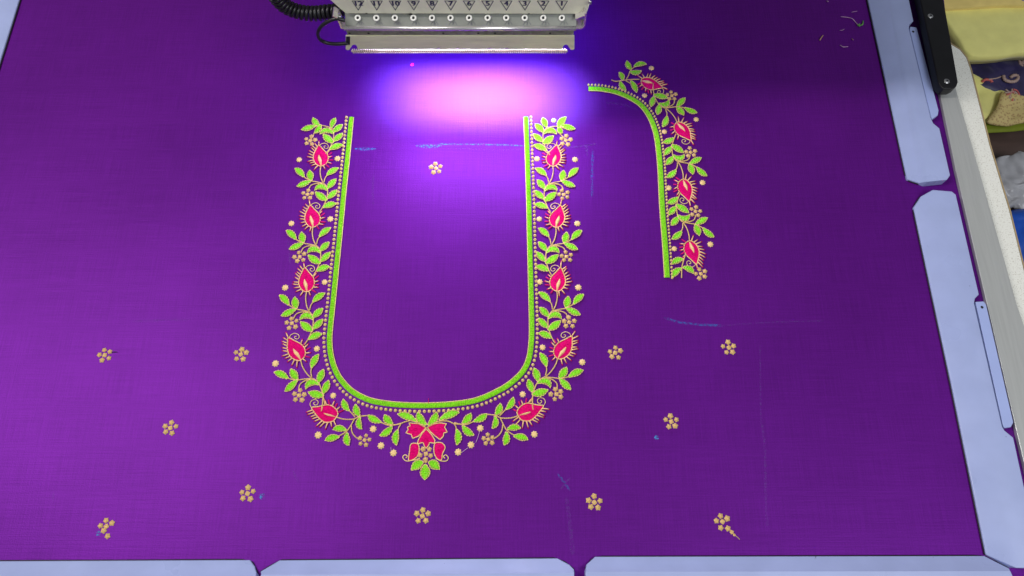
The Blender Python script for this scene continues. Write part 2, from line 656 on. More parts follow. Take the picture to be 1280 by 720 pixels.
def bud(T, tr):
    """T: dict of template curves, tr: function to cloth coordinates"""
    out = [tr(p) for p in T['bud']]
    ring = resample(catmull([up(p, 0) for p in out], 5, True), 0.0011, True)
    o = filled('flower_bud', ring, M_PINK, FAB)
    cen = sum(ring, Vector()) / len(ring)
    tip, base = up(tr(T['tip']), 0), up(tr(T['base']), 0)
    size = (tip - base).length
    mb = MB()
    tube(mb, [Vector((p.x, p.y, 0.0009)) for p in ring], 0.00055, 6, True, lambda i, N: 1.15 if i % 2 else 0.8)
    mb.build('outline_thread', M_CREAM, o)
    fl = [tr(p) for p in T['flame']]
    filled('flame_centre', resample(catmull([up(p, 0) for p in fl], 4, True), 0.0009, True), M_CREAM, o, 0.0024, 2)
    axis = (tip - base).normalized()
    side = Vector((-axis.y, axis.x, 0))
    gsgn = (up(tr(T['curl'][2]), 0) - cen).dot(side)
    gold, pink = MB(), MB()
    fr = resample(ring, 0.0029, True)
    for i, p in enumerate(fr):
        a, b = fr[i - 1], fr[(i + 1) % len(fr)]
        t = (b - a).normalized()
        nrm = Vector((t.y, -t.x, 0))
        if nrm.dot(p - cen) < 0:
            nrm = -nrm
        h = (p - base).dot(axis) / size
        sd = (p - cen).dot(side) * (1 if gsgn > 0 else -1)
        if sd > 0 and h > 0.62:
            continue                                   # the curl's shoulder has no fringe
        if (p - base).length < 0.0016:
            continue
        d = (nrm + axis * 0.55 * (0.3 + h) + Vector((random.uniform(-.2, .2), random.uniform(-.2, .2), 0))).normalized()
        ln = 0.0054 * random.uniform(0.8, 1.2) * (0.75 if sd > 0 else 1.0)
        q = Vector((p.x, p.y, 0.0009))
        e = Vector((p.x, p.y, 0.0005)) + d * ln
        tube(pink, [q, q.lerp(e, 0.5), e + d * 0.0013], 0.00095, 5, False, lambda k, N: 1 - 0.3 * k / N)
        if sd <= 0 or i % 2:
            q2 = q + Vector((0, 0, 0.0006))
            e2 = e + Vector((0, 0, 0.0006))
            tube(gold, [q2, q2.lerp(e2, 0.5) + Vector((0, 0, 0.0002)), e2], 0.00056, 5, False, lambda k, N: 1.1 - 0.35 * k / N)
    tag(pink.build('pink_fringe', M_PINK2, o), kind='stuff')
    tag(gold.build('gold_fringe', M_CREAM, o), kind='stuff')
    mb = MB()
    cu = [up(tr(p), 0.0008) for p in T['curl']]
    tube(mb, resample(catmull(cu, 6), 0.0008), 0.00038, 5)
    mb.build('curl_thread', M_CREAM, o)
    return o


# --- repeat unit, traced on the second bud from the top of the left side (crop pixels / 7.2 + offset)
def crop(ox, oy, s):
    return lambda p: C(ox + p[0] / s, oy + p[1] / s)


UNIT = dict(
    tip=(345, 158), base=(370, 357),
    bud=[(345, 158), (385, 195), (425, 238), (437, 285), (418, 332), (370, 357), (326, 340), (298, 292), (302, 240), (322, 195)],
    flame=[(370, 354), (350, 320), (336, 285), (345, 238), (364, 266), (381, 300), (378, 332)],
    curl=[(350, 160), (372, 142), (405, 138), (430, 155), (430, 178), (410, 188), (393, 176), (400, 162), (412, 166)],
    leaves=dict(
        A=((430, 442), (538, 358), (470, 390), 25), B=((218, 468), (128, 385), (182, 410), 25), C=((288, 497), (268, 398), (272, 455), 27),
        D=((285, 498), (152, 558), (215, 535), 25), E=((435, 572), (523, 485), (475, 525), 26), F=((440, 588), (320, 592), (372, 515), 24),
        G=((438, 682), (325, 603), (385, 655), 28), H=((440, 665), (530, 578), (485, 625), 25), I=((405, 752), (528, 712), (460, 715), 26)),
    stems=dict(
        bud=[(370, 357), (365, 410), (375, 470), (396, 516)], a=[(403, 512), (413, 470), (432, 440)],
        trio=[(400, 522), (340, 510), (275, 498), (215, 464)], flower=[(395, 520), (330, 526), (285, 545), (262, 585)],
        main=[(398, 518), (430, 552), (441, 600), (431, 675), (402, 745), (372, 795)]),
    flower=((250, 620), 60), dots=[((525, 280), 30), ((175, 320), 30)])

ANCH0 = dict(T=(345, 160), B=(370, 355), Lb=(130, 385), Dr=(525, 280), Dl=(175, 320), A=(535, 360), E=(520, 490), F=(250, 620),
             H=(530, 578), I=(525, 712), G=(325, 605), D=(155, 555))
SRC = crop(340, 235, 7.2)


def fit(src_pts, dst_pts):
    A = np.array([[p.x, p.y, 1.0] for p in src_pts])
    B = np.array([[p.x, p.y] for p in dst_pts])
    X, *_ = np.linalg.lstsq(A, B, rcond=None)
    return lambda p: Vector((p.x * X[0, 0] + p.y * X[1, 0] + X[2, 0], p.x * X[0, 1] + p.y * X[1, 1] + X[2, 1], 0))


def unit(anch, leaves='ABCDEFGHI', parts=('bud', 'flower', 'dots'), stems=('bud', 'a', 'trio', 'flower', 'main'), T=UNIT, A0=ANCH0, src=SRC, over=None):
    keys = [k for k in anch if k in A0]
    g = fit([src(A0[k]) for k in keys], [anch[k] for k in keys])
    tr = lambda p: g(src(p))
    s = (tr((300, 300)) - tr((400, 300))).length / 100.0
    s = 0.5 * (s + (tr((300, 300)) - tr((300, 400))).length / 100.0)
    if 'bud' in parts:
        bud(T, tr)
    for k in leaves:
        b, t, c, hw = T['leaves'][k]
        t2 = anch[k] if (k in anch and k in 'ACDEGHI') else tr(t)
        leaf(tr(b), t2, tr(c) + (t2 - tr(t)) * 0.5, hw * s)
    mb = MB()
    for k in stems:
        stem(mb, [tr(p) for p in T['stems'][k]])
    if mb.v:
        mb.build('vine_stem', M_GOLD, FAB)
    if 'flower' in parts:
        p, r = T['flower']
        gold_flower(anch['F'] if 'F' in anch else tr(p), r * s * 1.02, random.uniform(-.3, .3))
    if 'dots' in parts:
        for k, (p, r) in zip(('Dr', 'Dl'), T['dots']):
            gold_dot(anch[k] if k in anch else tr(p), r * s * random.uniform(0.95, 1.08))
    return tr, s


def anchors(cr, **kw):
    return {k: (p if isinstance(p, Vector) else cr(p)) for k, p in kw.items()}


# left side of the neckline, from the top down
c1 = crop(340, 140, 7.2)
unit(anchors(c1, D=(265, 165), F=(345, 258), E=(640, 118), H=(640, 195), I=(645, 300), G=(460, 203)), 'DEFGHI', ('flower',), ('main',))
leaf(c1((430, 132)), c1((372, 55)), c1((385, 100)), 0.0030)
leaf(c1((442, 118)), c1((382, 195)), c1((425, 170)), 0.0030)
leaf(c1((535, 150)), c1((576, 58)), c1((545, 95)), 0.0028)
mb = MB(); stem(mb, [c1((375, 140)), (c1((440, 125))), c1((510, 140)), c1((565, 165))]); stem(mb, [c1((380, 195)), c1((372, 225)), c1((350, 250))]); mb.build('vine_stem', M_GOLD, FAB)
unit(anchors(c1, T=(430, 308), B=(440, 500), Lb=(212, 520), Dr=(590, 420), Dl=(245, 430), A=(605, 508), E=(582, 605), F=C(384.4, 243)))
unit(anchors(SRC, **ANCH0))
c3 = crop(335, 325, 7.2)
unit(anchors(c3, T=(330, 68), B=(345, 290), Lb=(105, 322), Dr=(510, 200), Dl=(155, 250), A=(520, 300), E=(500, 437), F=(215, 570), H=(498, 535), I=(492, 668)))
c4 = crop(335, 410, 7.2)
unit(anchors(c4, T=(185, 85), B=(290, 275), Lb=(65, 400), Dr=(440, 187), Dl=(68, 320), A=(462, 237), E=(505, 372), F=(280, 607), G=(362, 578), H=(550, 470)), 'ABCDEFGH')

# right side
d1 = crop(640, 140, 7.2)
unit(anchors(d1, D=(570, 158), F=(485, 255), E=(205, 110), H=(190, 200), I=(190, 303), G=(375, 218)), 'DEFGHI', ('flower',), ('main',))
leaf(d1((415, 150)), d1((490, 48)), d1((430, 90)), 0.0034)
leaf(d1((420, 140)), d1((455, 195)), d1((425, 180)), 0.0030)
leaf(d1((310, 142)), d1((275, 55)), d1((290, 95)), 0.0032)
gold_dot(d1((375, 76)), 0.0034)
mb = MB(); stem(mb, [d1((470, 150)), d1((400, 135)), d1((330, 145)), d1((285, 185))]); stem(mb, [d1((430, 200)), d1((455, 225)), d1((480, 250))]); mb.build('vine_stem', M_GOLD, FAB)
unit(anchors(d1, T=(392, 310), B=(365, 495), Lb=(598, 520), Dr=(225, 422), Dl=(567, 428), A=(205, 510), E=(225, 612), F=C(704.6, 243.3)))
d2 = crop(640, 235, 7.2)
unit(anchors(d2, T=(435, 160), B=(400, 355), Lb=(632, 390), Dr=(245, 280), Dl=(588, 320), A=(235, 365), E=(235, 487), F=(490, 618)))
d3 = crop(640, 325, 7.2)
unit(anchors(d3, T=(440, 68), B=(403, 285), Lb=(650, 312), Dr=(250, 198), Dl=(597, 248), A=(235, 292), E=(245, 428), F=(515, 560), H=(235, 525), I=(235, 660)))
d4 = crop(640, 410, 7.2)
unit(anchors(d4, T=(545, 68), B=(415, 260), Lb=(635, 385), Dr=(275, 175), Dl=(632, 308), A=(248, 225), E=(198, 360), F=(400, 595), G=(328, 558), H=(145, 462)), 'ABCDEFGH')

# corner units below (traced on the left, mirrored by fit on the right)
CORNER = dict(
    tip=(143, 213), base=(370, 297),
    bud=[(143, 213), (200, 205), (290, 188), (350, 215), (380, 262), (365, 300), (330, 338), (260, 345), (205, 305), (165, 255)],
    flame=[(362, 296), (325, 296), (280, 288), (235, 262), (275, 264), (320, 276)],
    curl=[(140, 212), (128, 180), (145, 150), (180, 142), (202, 162), (192, 188), (170, 190), (160, 172), (176, 166)],
    leaves=dict(A=((482, 242), (428, 133), (425, 200), 26), E=((575, 290), (540, 180), (535, 250), 28), G=((580, 300), (598, 410), (545, 370), 24),
                B=((455, 420), (332, 412), (395, 385), 26), C=((392, 478), (258, 512), (320, 480), 28), D=((465, 440), (482, 558), (445, 510), 28),
                H=((768, 345), (650, 280), (690, 325), 28), I=((872, 362), (800, 272), (815, 330), 30), F=((865, 380), (752, 467), (830, 445), 28),
                P=((920, 415), (908, 555), (880, 480), 28)),
    stems=dict(bud=[(368, 300), (430, 318), (520, 318), (570, 295), (650, 285)], trio=[(528, 318), (495, 375), (455, 430), (390, 470)],
               a=[(535, 300), (505, 265), (480, 240)], flower=[(500, 375), (505, 430), (530, 470), (570, 500)],
               main=[(765, 345), (830, 372), (890, 370), (945, 355)], pend=[(945, 365), (928, 390), (918, 420)]),
    flower=((618, 505), 62), dots=[((335, 105), 33), ((200, 460), 35)])
CA0 = dict(T=(145, 215), B=(365, 297), F=(618, 505), C=(262, 510), D=(480, 555), A=(430, 135), E=(540, 180), H=(650, 280), I=(800, 275), G=(597, 408),
           Dr=(335, 105), Dl=(200, 460))
c5 = crop(370, 480, 7.2)
STC = ('bud', 'trio', 'a', 'flower', 'main', 'pend')
trL, sL = unit(anchors(c5, **CA0), 'ABCDEFGHIP', T=CORNER, A0=CA0, src=c5, stems=STC)
mb = MB(); stem(mb, [c5((245, 105)), c5((255, 150)), c5((262, 190))]); mb.build('vine_stem', M_GOLD, FAB)
d5 = crop(570, 470, 7.2)
unit(anchors(d5, T=(785, 268), B=(560, 350), F=(290, 570), C=(650, 575), D=(430, 625), A=(515, 190), E=(400, 245), H=(280, 340), I=(135, 335), G=(322, 475),
             Dr=(600, 165), Dl=(705, 525)), 'ABCDEFGHIP', T=CORNER, A0=CA0, src=c5, stems=STC)
mb = MB(); stem(mb, [d5((700, 140)), d5((690, 190)), d5((670, 235))]); mb.build('vine_stem', M_GOLD, FAB)
for p in ((695, 405), (765, 555), (877, 620)):
    gold_dot(c5(p), 0.0038)
for p in ((218, 470), (135, 620), (20, 685)):
    gold_dot(d5(p), 0.0038)
for pts in ([d5((215, 495)), d5((195, 560)), d5((178, 600))], [d5((108, 648)), d5((80, 668)), d5((52, 690))], [c5((855, 570)), c5((858, 595)), c5((866, 610))]):
    mb = MB(); stem(mb, pts, 0.00028); mb.build('jump_thread', M_LILAC, FAB)

# middle motif under the neckline
k6 = crop(470, 500, 6.546)
for b, t, c, hw in (((335, 180), (175, 118), (250, 118), 24), ((415, 205), (345, 98), (350, 165), 26), ((425, 205), (497, 98), (490, 165), 26), ((520, 165), (685, 103), (610, 105), 26),
                    ((388, 512), (288, 577), (345, 515), 30), ((432, 512), (522, 570), (470, 515), 30), ((404, 528), (400, 655), (404, 590), 34)):
    leaf(k6(b), k6(t), k6(c), hw * 0.000126)
for poly in ([(410, 225), (350, 195), (270, 188), (282, 212), (258, 222), (264, 245), (245, 270), (290, 284), (300, 316), (350, 296), (386, 258)],
             [(420, 226), (470, 198), (520, 188), (578, 195), (562, 222), (584, 265), (556, 270), (552, 298), (525, 326), (480, 292), (444, 258)],
             [(412, 237), (378, 275), (348, 325), (338, 362), (384, 348), (396, 376), (410, 398), (430, 376), (440, 348), (478, 356), (484, 330), (452, 280)]):
    q = [k6(p) for p in poly]
    o = filled('bow_petal', resample(q, 0.0011, True), M_PINK, FAB)
    mb = MB(); tube(mb, [Vector((p.x, p.y, 0.0008)) for p in resample(q, 0.0009, True)], 0.00050, 6, True, lambda i, N: 1.15 if i % 2 else 0.8); mb.build('outline_thread', M_CREAM, o)
for poly, cu in (([(285, 365), (320, 354), (350, 370), (352, 430), (330, 472), (270, 497), (275, 420)], [(362, 478), (310, 492), (250, 500), (220, 472), (235, 450), (258, 460), (246, 476)]),
                 ([(480, 360), (510, 348), (545, 355), (567, 390), (545, 440), (536, 492), (500, 480), (475, 430)], [(490, 478), (530, 498), (575, 500), (592, 475), (572, 450), (552, 464), (566, 478)])):
    q = catmull([up(k6(p), 0) for p in poly], 4, True)
    o = filled('small_petal', resample(q, 0.0011, True), M_PINK, FAB)
    mb = MB(); tube(mb, [Vector((p.x, p.y, 0.0008)) for p in resample(q, 0.0009, True)], 0.00050, 6, True, lambda i, N: 1.15 if i % 2 else 0.7); mb.build('outline_thread', M_CREAM, o)
    mb = MB(); tube(mb, resample(catmull([up(k6(p), 0.0009) for p in cu], 6), 0.0008), 0.00048, 5); mb.build('curl_thread', M_CREAM, o)
gold_flower(k6((408, 440)), 0.0075, math.pi)
gold_dot(k6((407, 500)), 0.0024, material=M_GOLD)
mb = MB()
for pts in ([(140, 205), (190, 200), (240, 180), (300, 170), (350, 195), (410, 226)], [(700, 200), (640, 195), (590, 175), (520, 175), (460, 200), (412, 232)]):
    stem(mb, [k6(p) for p in pts])
mb.build('vine_stem', M_GOLD, FAB)
mb = MB(); stem(mb, [k6((430, -12)), k6((432, 10)), k6((428, 30))], 0.0003); mb.build('red_thread_tail', M_PINK2, FAB)

# sleeve motif on the right, from its left end round and down
s1 = crop(725, 70, 6.547)
unit(anchors(s1, B=(488, 197), T=(672, 262), Dr=(528, 325), Dl=(583, 100), A=(462, 307)), 'A', ('bud', 'dots'), ())
for b, t, c, hw in (((420, 115), (384, 42), (385, 90), .0030), ((440, 95), (545, 74), (485, 55), .0028), ((405, 130), (503, 125), (450, 155), .0030),
                    ((345, 205), (315, 138), (350, 165), .0029), ((328, 212), (378, 288), (335, 265), .0029)):
    leaf(s1(b), s1(t), s1(c), hw)
mb = MB()
for pts in ([(255, 200), (290, 212), (340, 205), (400, 198), (485, 195)], [(375, 200), (395, 165), (410, 125), (445, 92)], [(370, 205), (405, 225), (425, 240)]):
    stem(mb, [s1(p) for p in pts])
mb.build('vine_stem', M_GOLD, FAB)
unit(anchors(s1, B=(795, 560), T=(918, 705), A=(672, 587), Lb=(958, 467), F=(750, 325), E=(630, 487), H=(578, 422), Dr=(690, 620), Dl=(950, 520), G=(722, 350)), 'ABCDEFGH')
s2 = crop(800, 130, 7.2)
s3 = crop(800, 210, 4.8)
unit(anchors(s2, B=(390, 690), A=(233, 667), Lb=(607, 648), F=(455, 435), E=(230, 552), H=(216, 467), I=(203, 350), T=s3((297, 207)), Dr=s3((172, 120)), Dl=s3((375, 88))))
unit(anchors(s3, B=(300, 455), T=(338, 590), A=(188, 430), Lb=(444, 411), F=(333, 260), E=(185, 348), H=(170, 286), I=(160, 214), Dr=(205, 485), Dl=(422, 458)))
for b, t, c, hw in (((258, 552), (187, 582), (220, 545), .0030), ((248, 605), (193, 662), (205, 618), .0030), ((255, 600), (320, 637), (300, 598), .0030)):
    leaf(s3(b), s3(t), s3(c), hw)
mb = MB(); stem(mb, [s3(p) for p in ((272, 520), (262, 550), (250, 600), (248, 662))]); mb.build('vine_stem', M_GOLD, FAB)
gold_flower(s3((365, 635)), 0.0072, 0.3)


# --- borders: satin band, edge cords and bead row
def border(px, half, side, bead_off, bead_r, pitch):
    path = resample(catmull([C(*p) for p in px], 8), 0.0009)
    n = len(path)
    nr = []
    for i in range(n):
        t = (path[min(n - 1, i + 1)] - path[max(0, i - 1)]).normalized()
        nr.append(Vector((-t.y, t.x, 0)) * side)
    mb = MB()
    prof = ((-1, 0), (-0.7, .8), (0, 1), (0.7, .8), (1, 0))
    vs, fs = [], []
    for i in range(n):
        a = 1.0 if i % 2 else 0.45
        for q, h in prof:
            p = path[i] + nr[i] * half * q
            vs.append((p.x, p.y, Z0 + 0.0006 + 0.0018 * h * a))
    for i in range(n - 1):
        for j in range(4):
            fs.append((i * 5 + j, i * 5 + j + 1, i * 5 + j + 6, i * 5 + j + 5))
    mb.add(vs, fs)
    o = mb.build('border_band', M_GREEN2, FAB, False)
    tag(o, 'bright green satin-stitched border band')
    e = MB()
    tube(e, [up(path[i] - nr[i] * (half + 0.0004), 0.0010) for i in range(n)], 0.00045, 5, False, lambda i, N: 1.15 if i % 2 else 0.7)
    e.build('edge_cord', M_CREAM, o)
    bp = resample([path[i] + nr[i] * bead_off for i in range(n)], pitch)
    m2 = MB()
    for p in bp:
        m2.add(*dome(p.x, p.y, bead_r, 0.0026, 8, 0.05))
    tag(m2.build('bead_trim', M_CREAM, FAB), 'row of small cream stitched beads beside the green band', kind='stuff')


border([(439.3, 147), (434.8, 193), (430, 238), (425.5, 285), (421, 330), (416.5, 375), (412.6, 412), (411.8, 427), (413.5, 444), (418.3, 461), (426, 475), (440, 489.5), (460, 500), (481, 504.6),
        (505, 506.8), (535, 507.3), (570, 505.2), (598, 500), (625, 488), (641, 477.5), (653.9, 464.5), (661, 450), (664, 433), (665, 410), (663.9, 360), (662.6, 310), (661.2, 250), (659.2, 190), (657.6, 147)],
       0.00235, -1, 0.0053, 0.00165, 0.0046)
border([(735.5, 111.2), (752.5, 112), (770.8, 115.8), (788, 123), (801.4, 132), (810.8, 144), (817.2, 158), (821, 172), (823.5, 190), (825.5, 213), (828, 262), (831.7, 310), (834, 347.5)],
       0.0026, 1, 0.0049, 0.0013, 0.0038)

# --- scattered gold flowers
for (u, v, a, b) in ((545, 210.5, .1, 0), (131, 444, .3, 0), (301, 443, 0, 0), (213, 535, -.1, 0), (309.5, 617, 0, 0), (133, 658, .15, 1), (528, 645, 0, 0), (743, 628, 0, 0), (839, 527, .05, 0),
                     (769, 441, 0, 0), (911, 434.5, .05, 0), (903, 652, .2, 2)):
    gold_flower(C(u, v), 0.0079, a, broken=b)
mb = MB(); stem(mb, [C(140, 441), C(144, 440), C(147, 440.5)], 0.0003); mb.build('thread_tail', M_DARK, FAB)


# --- tailor's chalk marks
def chalk(pts, wpx, material):
    p = resample(catmull([C(*q) for q in pts], 6), 0.003)
    n = len(p)
    vs, fs = [], []
    for i in range(n):
        t = (p[min(n - 1, i + 1)] - p[max(0, i - 1)]).normalized()
        nr = Vector((-t.y, t.x, 0)) * wpx * 0.0004 * (0.6 + 0.5 * mnoise.noise(Vector((i * 0.35, wpx, pts[0][0]))) + 0.3)
        if i in (0, n - 1):
            nr *= 0.2
        for q in (1, -1):
            x = p[i] + nr * q
            vs.append((x.x, x.y, 0.00016))
    for i in range(n - 1):
        fs.append((2 * i, 2 * i + 1, 2 * i + 3, 2 * i + 2))
    link('chalk_mark', mesh('chalk_mark', vs, fs, False), material, FAB)


for pts, wd, m in (([(443, 186), (455, 186.5), (470, 186)], 4, M_CHALKS), ([(520, 182.5), (540, 183), (552, 182.5)], 5, M_CHALKS), ([(548, 180), (620, 181), (656, 182.5)], 2.4, M_CHALKS),
                   ([(560, 185), (620, 187), (655, 187)], 1.6, M_CHALKW), ([(675, 183), (700, 185), (725, 183), (747, 179.5)], 2, M_CHALKW), ([(732, 181), (734, 195)], 3, M_CHALKW),
                   ([(741, 188), (740, 215), (740, 246)], 3.2, M_CHALKB), ([(757, 128), (780, 131), (798, 138)], 3, M_CHALKF), ([(830, 397), (850, 403), (880, 406), (905, 407)], 3.6, M_CHALKB),
                   ([(905, 407), (960, 403), (1030, 401)], 2, M_CHALKF), ([(950, 430), (951, 530)], 2.0, M_CHALKF), ([(952, 528), (956, 560), (957, 620), (959, 660)], 3.2, M_CHALKF),
                   ([(697, 592), (706, 604), (713, 614)], 3, M_CHALKB), ([(714, 597), (706, 604), (700, 613)], 2.4, M_CHALKW), ([(708, 620), (713, 660), (716, 694)], 5, M_CHALKF),
                   ([(467, 215), (466, 240), (467, 258)], 3, M_CHALKF), ([(366, 588), (371, 598), (374, 606)], 3, M_CHALKF), ([(67, 614), (66, 628)], 3, M_CHALKF),
                   ([(165, 402), (190, 401), (240, 399)], 3, M_CHALKF), ([(360, 300), (363, 330)], 3, M_CHALKF)):
    chalk(pts, wd, m)
for (u, v, r) in ((820.5, 547, .0021), (327.5, 620.5, .0026), (123, 666.5, .0022)):
    mb = MB(); mb.add(*dome(C(u, v).x, C(u, v).y, r, 0.0002, 10, 0.15, z=0.0002)); mb.build('ink_dot', M_CHALKD, FAB)


# ------------------------------------------------------------------ clamp strips of the frame
ZT = 0.011


def clamp(name_label, inner, ridge, outer, zt=ZT, bar=None, hole=None, group='clamp strips round the cloth'):
    """inner: low edge points in order; ridge: two points; outer: points from ridge end back to ridge start (pixels)"""
    iv = [C(*p, 0.0030) for p in inner]
    rv = [C(*p, zt) for p in ridge]
    ov = [C(*p, zt) for p in outer]
    v = iv + rv + ov
    ni, nr_ = len(iv), len(rv)
    f = [tuple(range(ni)) + tuple(range(ni + nr_ - 1, ni - 1, -1))]
    f.append(tuple(range(ni, ni + nr_)) + tuple(range(ni + nr_, len(v))))
    ring = list(range(ni)) + list(range(ni + nr_ - 1, ni + nr_)) + list(range(ni + nr_, len(v))) + [ni]
    n0 = len(v)
    v2 = v + [Vector((v[i].x, v[i].y, 0.0003)) for i in ring]
    for a in range(len(ring)):
        b = (a + 1) % len(ring)
        f.append((ring[a], n0 + a, n0 + b, ring[b]))
    me = fixnormals(mesh('clamp_strip', v2, f, False))
    o = link('clamp_strip', me, M_CLAMP)
    add_bevel(o, 0.0009, 3)
    tag(o, name_label, 'clamp', group)
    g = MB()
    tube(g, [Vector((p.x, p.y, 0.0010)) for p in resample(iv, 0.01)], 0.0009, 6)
    g.build('shade_line', M_DARK, o)  # dark cord put in as the contact shade along the inner edge
    if bar:
        b = slab('locking_bar', [C(*p, 0.0085) for p in bar], (0, 0, -0.006), M_CLAMP2, o, 0.0007)
        for h in hole:
            m2 = MB()
            c = C(*h, 0.00865)
            m2.add([(c.x + 0.0014 * math.cos(g), c.y + 0.0014 * math.sin(g), c.z) for g in [k * math.pi / 6 for k in range(12)]], [tuple(range(12))])
            m2.build('screw_hole', M_DARK, b)
    return o


def eq(p, q, t):
    return (p[0] + (q[0] - p[0]) * t, p[1] + (q[1] - p[1]) * t)


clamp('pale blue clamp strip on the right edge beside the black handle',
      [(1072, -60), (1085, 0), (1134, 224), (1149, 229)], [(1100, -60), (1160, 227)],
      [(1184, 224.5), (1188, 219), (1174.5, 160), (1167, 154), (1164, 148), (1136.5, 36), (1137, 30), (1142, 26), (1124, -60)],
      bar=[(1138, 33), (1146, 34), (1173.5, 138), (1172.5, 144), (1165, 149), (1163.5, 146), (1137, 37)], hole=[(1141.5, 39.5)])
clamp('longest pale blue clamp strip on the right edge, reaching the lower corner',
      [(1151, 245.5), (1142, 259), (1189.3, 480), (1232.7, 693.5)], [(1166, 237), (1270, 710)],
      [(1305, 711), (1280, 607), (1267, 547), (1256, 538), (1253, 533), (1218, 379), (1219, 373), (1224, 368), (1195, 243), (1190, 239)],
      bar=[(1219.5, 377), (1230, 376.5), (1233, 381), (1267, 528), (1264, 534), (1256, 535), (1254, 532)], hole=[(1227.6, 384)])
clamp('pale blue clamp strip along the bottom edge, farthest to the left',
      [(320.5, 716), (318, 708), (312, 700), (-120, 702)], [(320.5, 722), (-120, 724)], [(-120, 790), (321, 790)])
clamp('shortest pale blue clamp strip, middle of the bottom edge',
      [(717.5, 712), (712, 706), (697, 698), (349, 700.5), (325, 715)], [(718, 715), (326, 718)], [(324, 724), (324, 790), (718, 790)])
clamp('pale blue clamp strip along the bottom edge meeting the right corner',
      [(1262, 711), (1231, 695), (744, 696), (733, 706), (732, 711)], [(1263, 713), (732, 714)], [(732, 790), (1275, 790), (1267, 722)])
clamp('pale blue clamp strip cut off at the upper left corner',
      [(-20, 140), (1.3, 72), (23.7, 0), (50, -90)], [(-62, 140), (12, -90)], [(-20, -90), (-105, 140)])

# ------------------------------------------------------------------ machine table, rail and handle
ZR = 0.004
ro = slab('machine_rail', [C(u, v, ZR) for u, v in ((1136, -40), (1175, 117), (1195, 213), (1261, 497), (1330, 790), (1410, 790), (1271, 380), (1228, 227), (1197, 118), (1155, -40))],
          (0, 0, -0.028), M_RAIL, None, 0.0008)
tag(ro, 'brushed grey metal rail between the pale clamps and the speckled table', 'rail')
ZTB = -0.004
tb = empty('machine_table', C(1240, 240, ZTB))
tb_top = [(1120, -10), (1176, 44), (1190, 56), (1200, 62), (1208, 72), (1213, 86), (1235, 173), (1236.7, 180), (1262, 264), (1279, 333), (1390, 790), (1240, 790)]


def under(parent, o):
    o.parent = parent
    o.matrix_parent_inverse = Matrix.Translation(-parent.location)
    return o


under(tb, slab('table_top', [C(u, v, ZTB) for u, v in tb_top], (0, 0, -0.022), M_TABLE, None, 0.0006))
ep = [C(u, v, ZTB - 0.0006) for u, v in tb_top[1:-1]]
mb = MB()
ev, ef = [], []
for i, p in enumerate(ep):
    a, b = ep[max(0, i - 1)], ep[min(len(ep) - 1, i + 1)]
    t = (b - a).normalized()
    nrm = Vector((t.y, -t.x, 0))
    if nrm.x < 0:
        nrm = -nrm
    for q, z in ((0.0001, 0), (0.0016, 0), (0.0016, -0.022), (0.0001, -0.022)):
        ev.append(p + nrm * q + Vector((0, 0, z)))
for i in range(len(ep) - 1):
    for k in range(4):
        ef.append((i * 4 + k, i * 4 + (k + 1) % 4, (i + 1) * 4 + (k + 1) % 4, (i + 1) * 4 + k))
mb.add(ev, ef)
under(tb, mb.build('edge_band', M_EDGE, None, False))
tag(tb, 'white speckled laminate table with rounded corner beside the metal rail', 'table')

ZH = 0.022
hd = slab('black_handle', [C(u, v, ZH) for u, v in ((1137, -60), (1150.5, 0), (1172, 98), (1174, 105), (1179, 111), (1190, 111), (1196, 108), (1198, 102), (1180, 0), (1168, -60))],
          (0, 0, -0.012), M_BLACK, None, 0.0016, 3)
tag(hd, 'flat black handle bar held by two bright screws', 'handle')
for u, v in ((1163, 20), (1183.5, 101.5)):
    mb = MB()
    c = C(u, v, ZH - 0.0002)
    mb.add(*dome(c.x, c.y, 0.0034, 0.0013, 14, 0.0, z=c.z))
    s = mb.build('screw', M_STEEL, hd)
    mb = MB()
    mb.add(*dome(c.x, c.y, 0.0013, 0.0002, 6, 0.0, z=c.z + 0.00125))
    mb.build('socket', M_DARK, s)

# ------------------------------------------------------------------ embroidery machine head
machine = empty('embroidery_machine', HP(575, 66, 0.50))


def mp(o):
    return under(machine, o)


tag(machine, 'cream multi-needle embroidery machine head with twelve numbered thread eyelets', 'machine')
# front panel with its slanted left end
dp = 0.458
panel_px = [(380, -28), (412, 0), (428, 14), (432, 17.5), (700, 18), (733, 18), (736, 10), (738, 0), (741, -28)]
mp(slab('front_panel', [HP(u, v, dp) for u, v in panel_px], (0, 0.022, 0), M_PANEL, None, 0.0012))


def ribbon_loop(pts, wd, nrm):
    """closed flat outline stroke in a plane"""
    n = len(pts)
    vs, fs = [], []
    for i, p in enumerate(pts):
        a, b = pts[i - 1], pts[(i + 1) % n]
        d1_, d2_ = (p - a).normalized(), (b - p).normalized()
        m_ = (d1_.cross(nrm) + d2_.cross(nrm))
        k = 2 / max(0.3, m_.length_squared)
        vs += [p + m_ * k * wd * 0.5, p - m_ * k * wd * 0.5]
    for i in range(n):
        j = (i + 1) % n
        fs.append((2 * i, 2 * i + 1, 2 * j + 1, 2 * j))
    return vs, fs


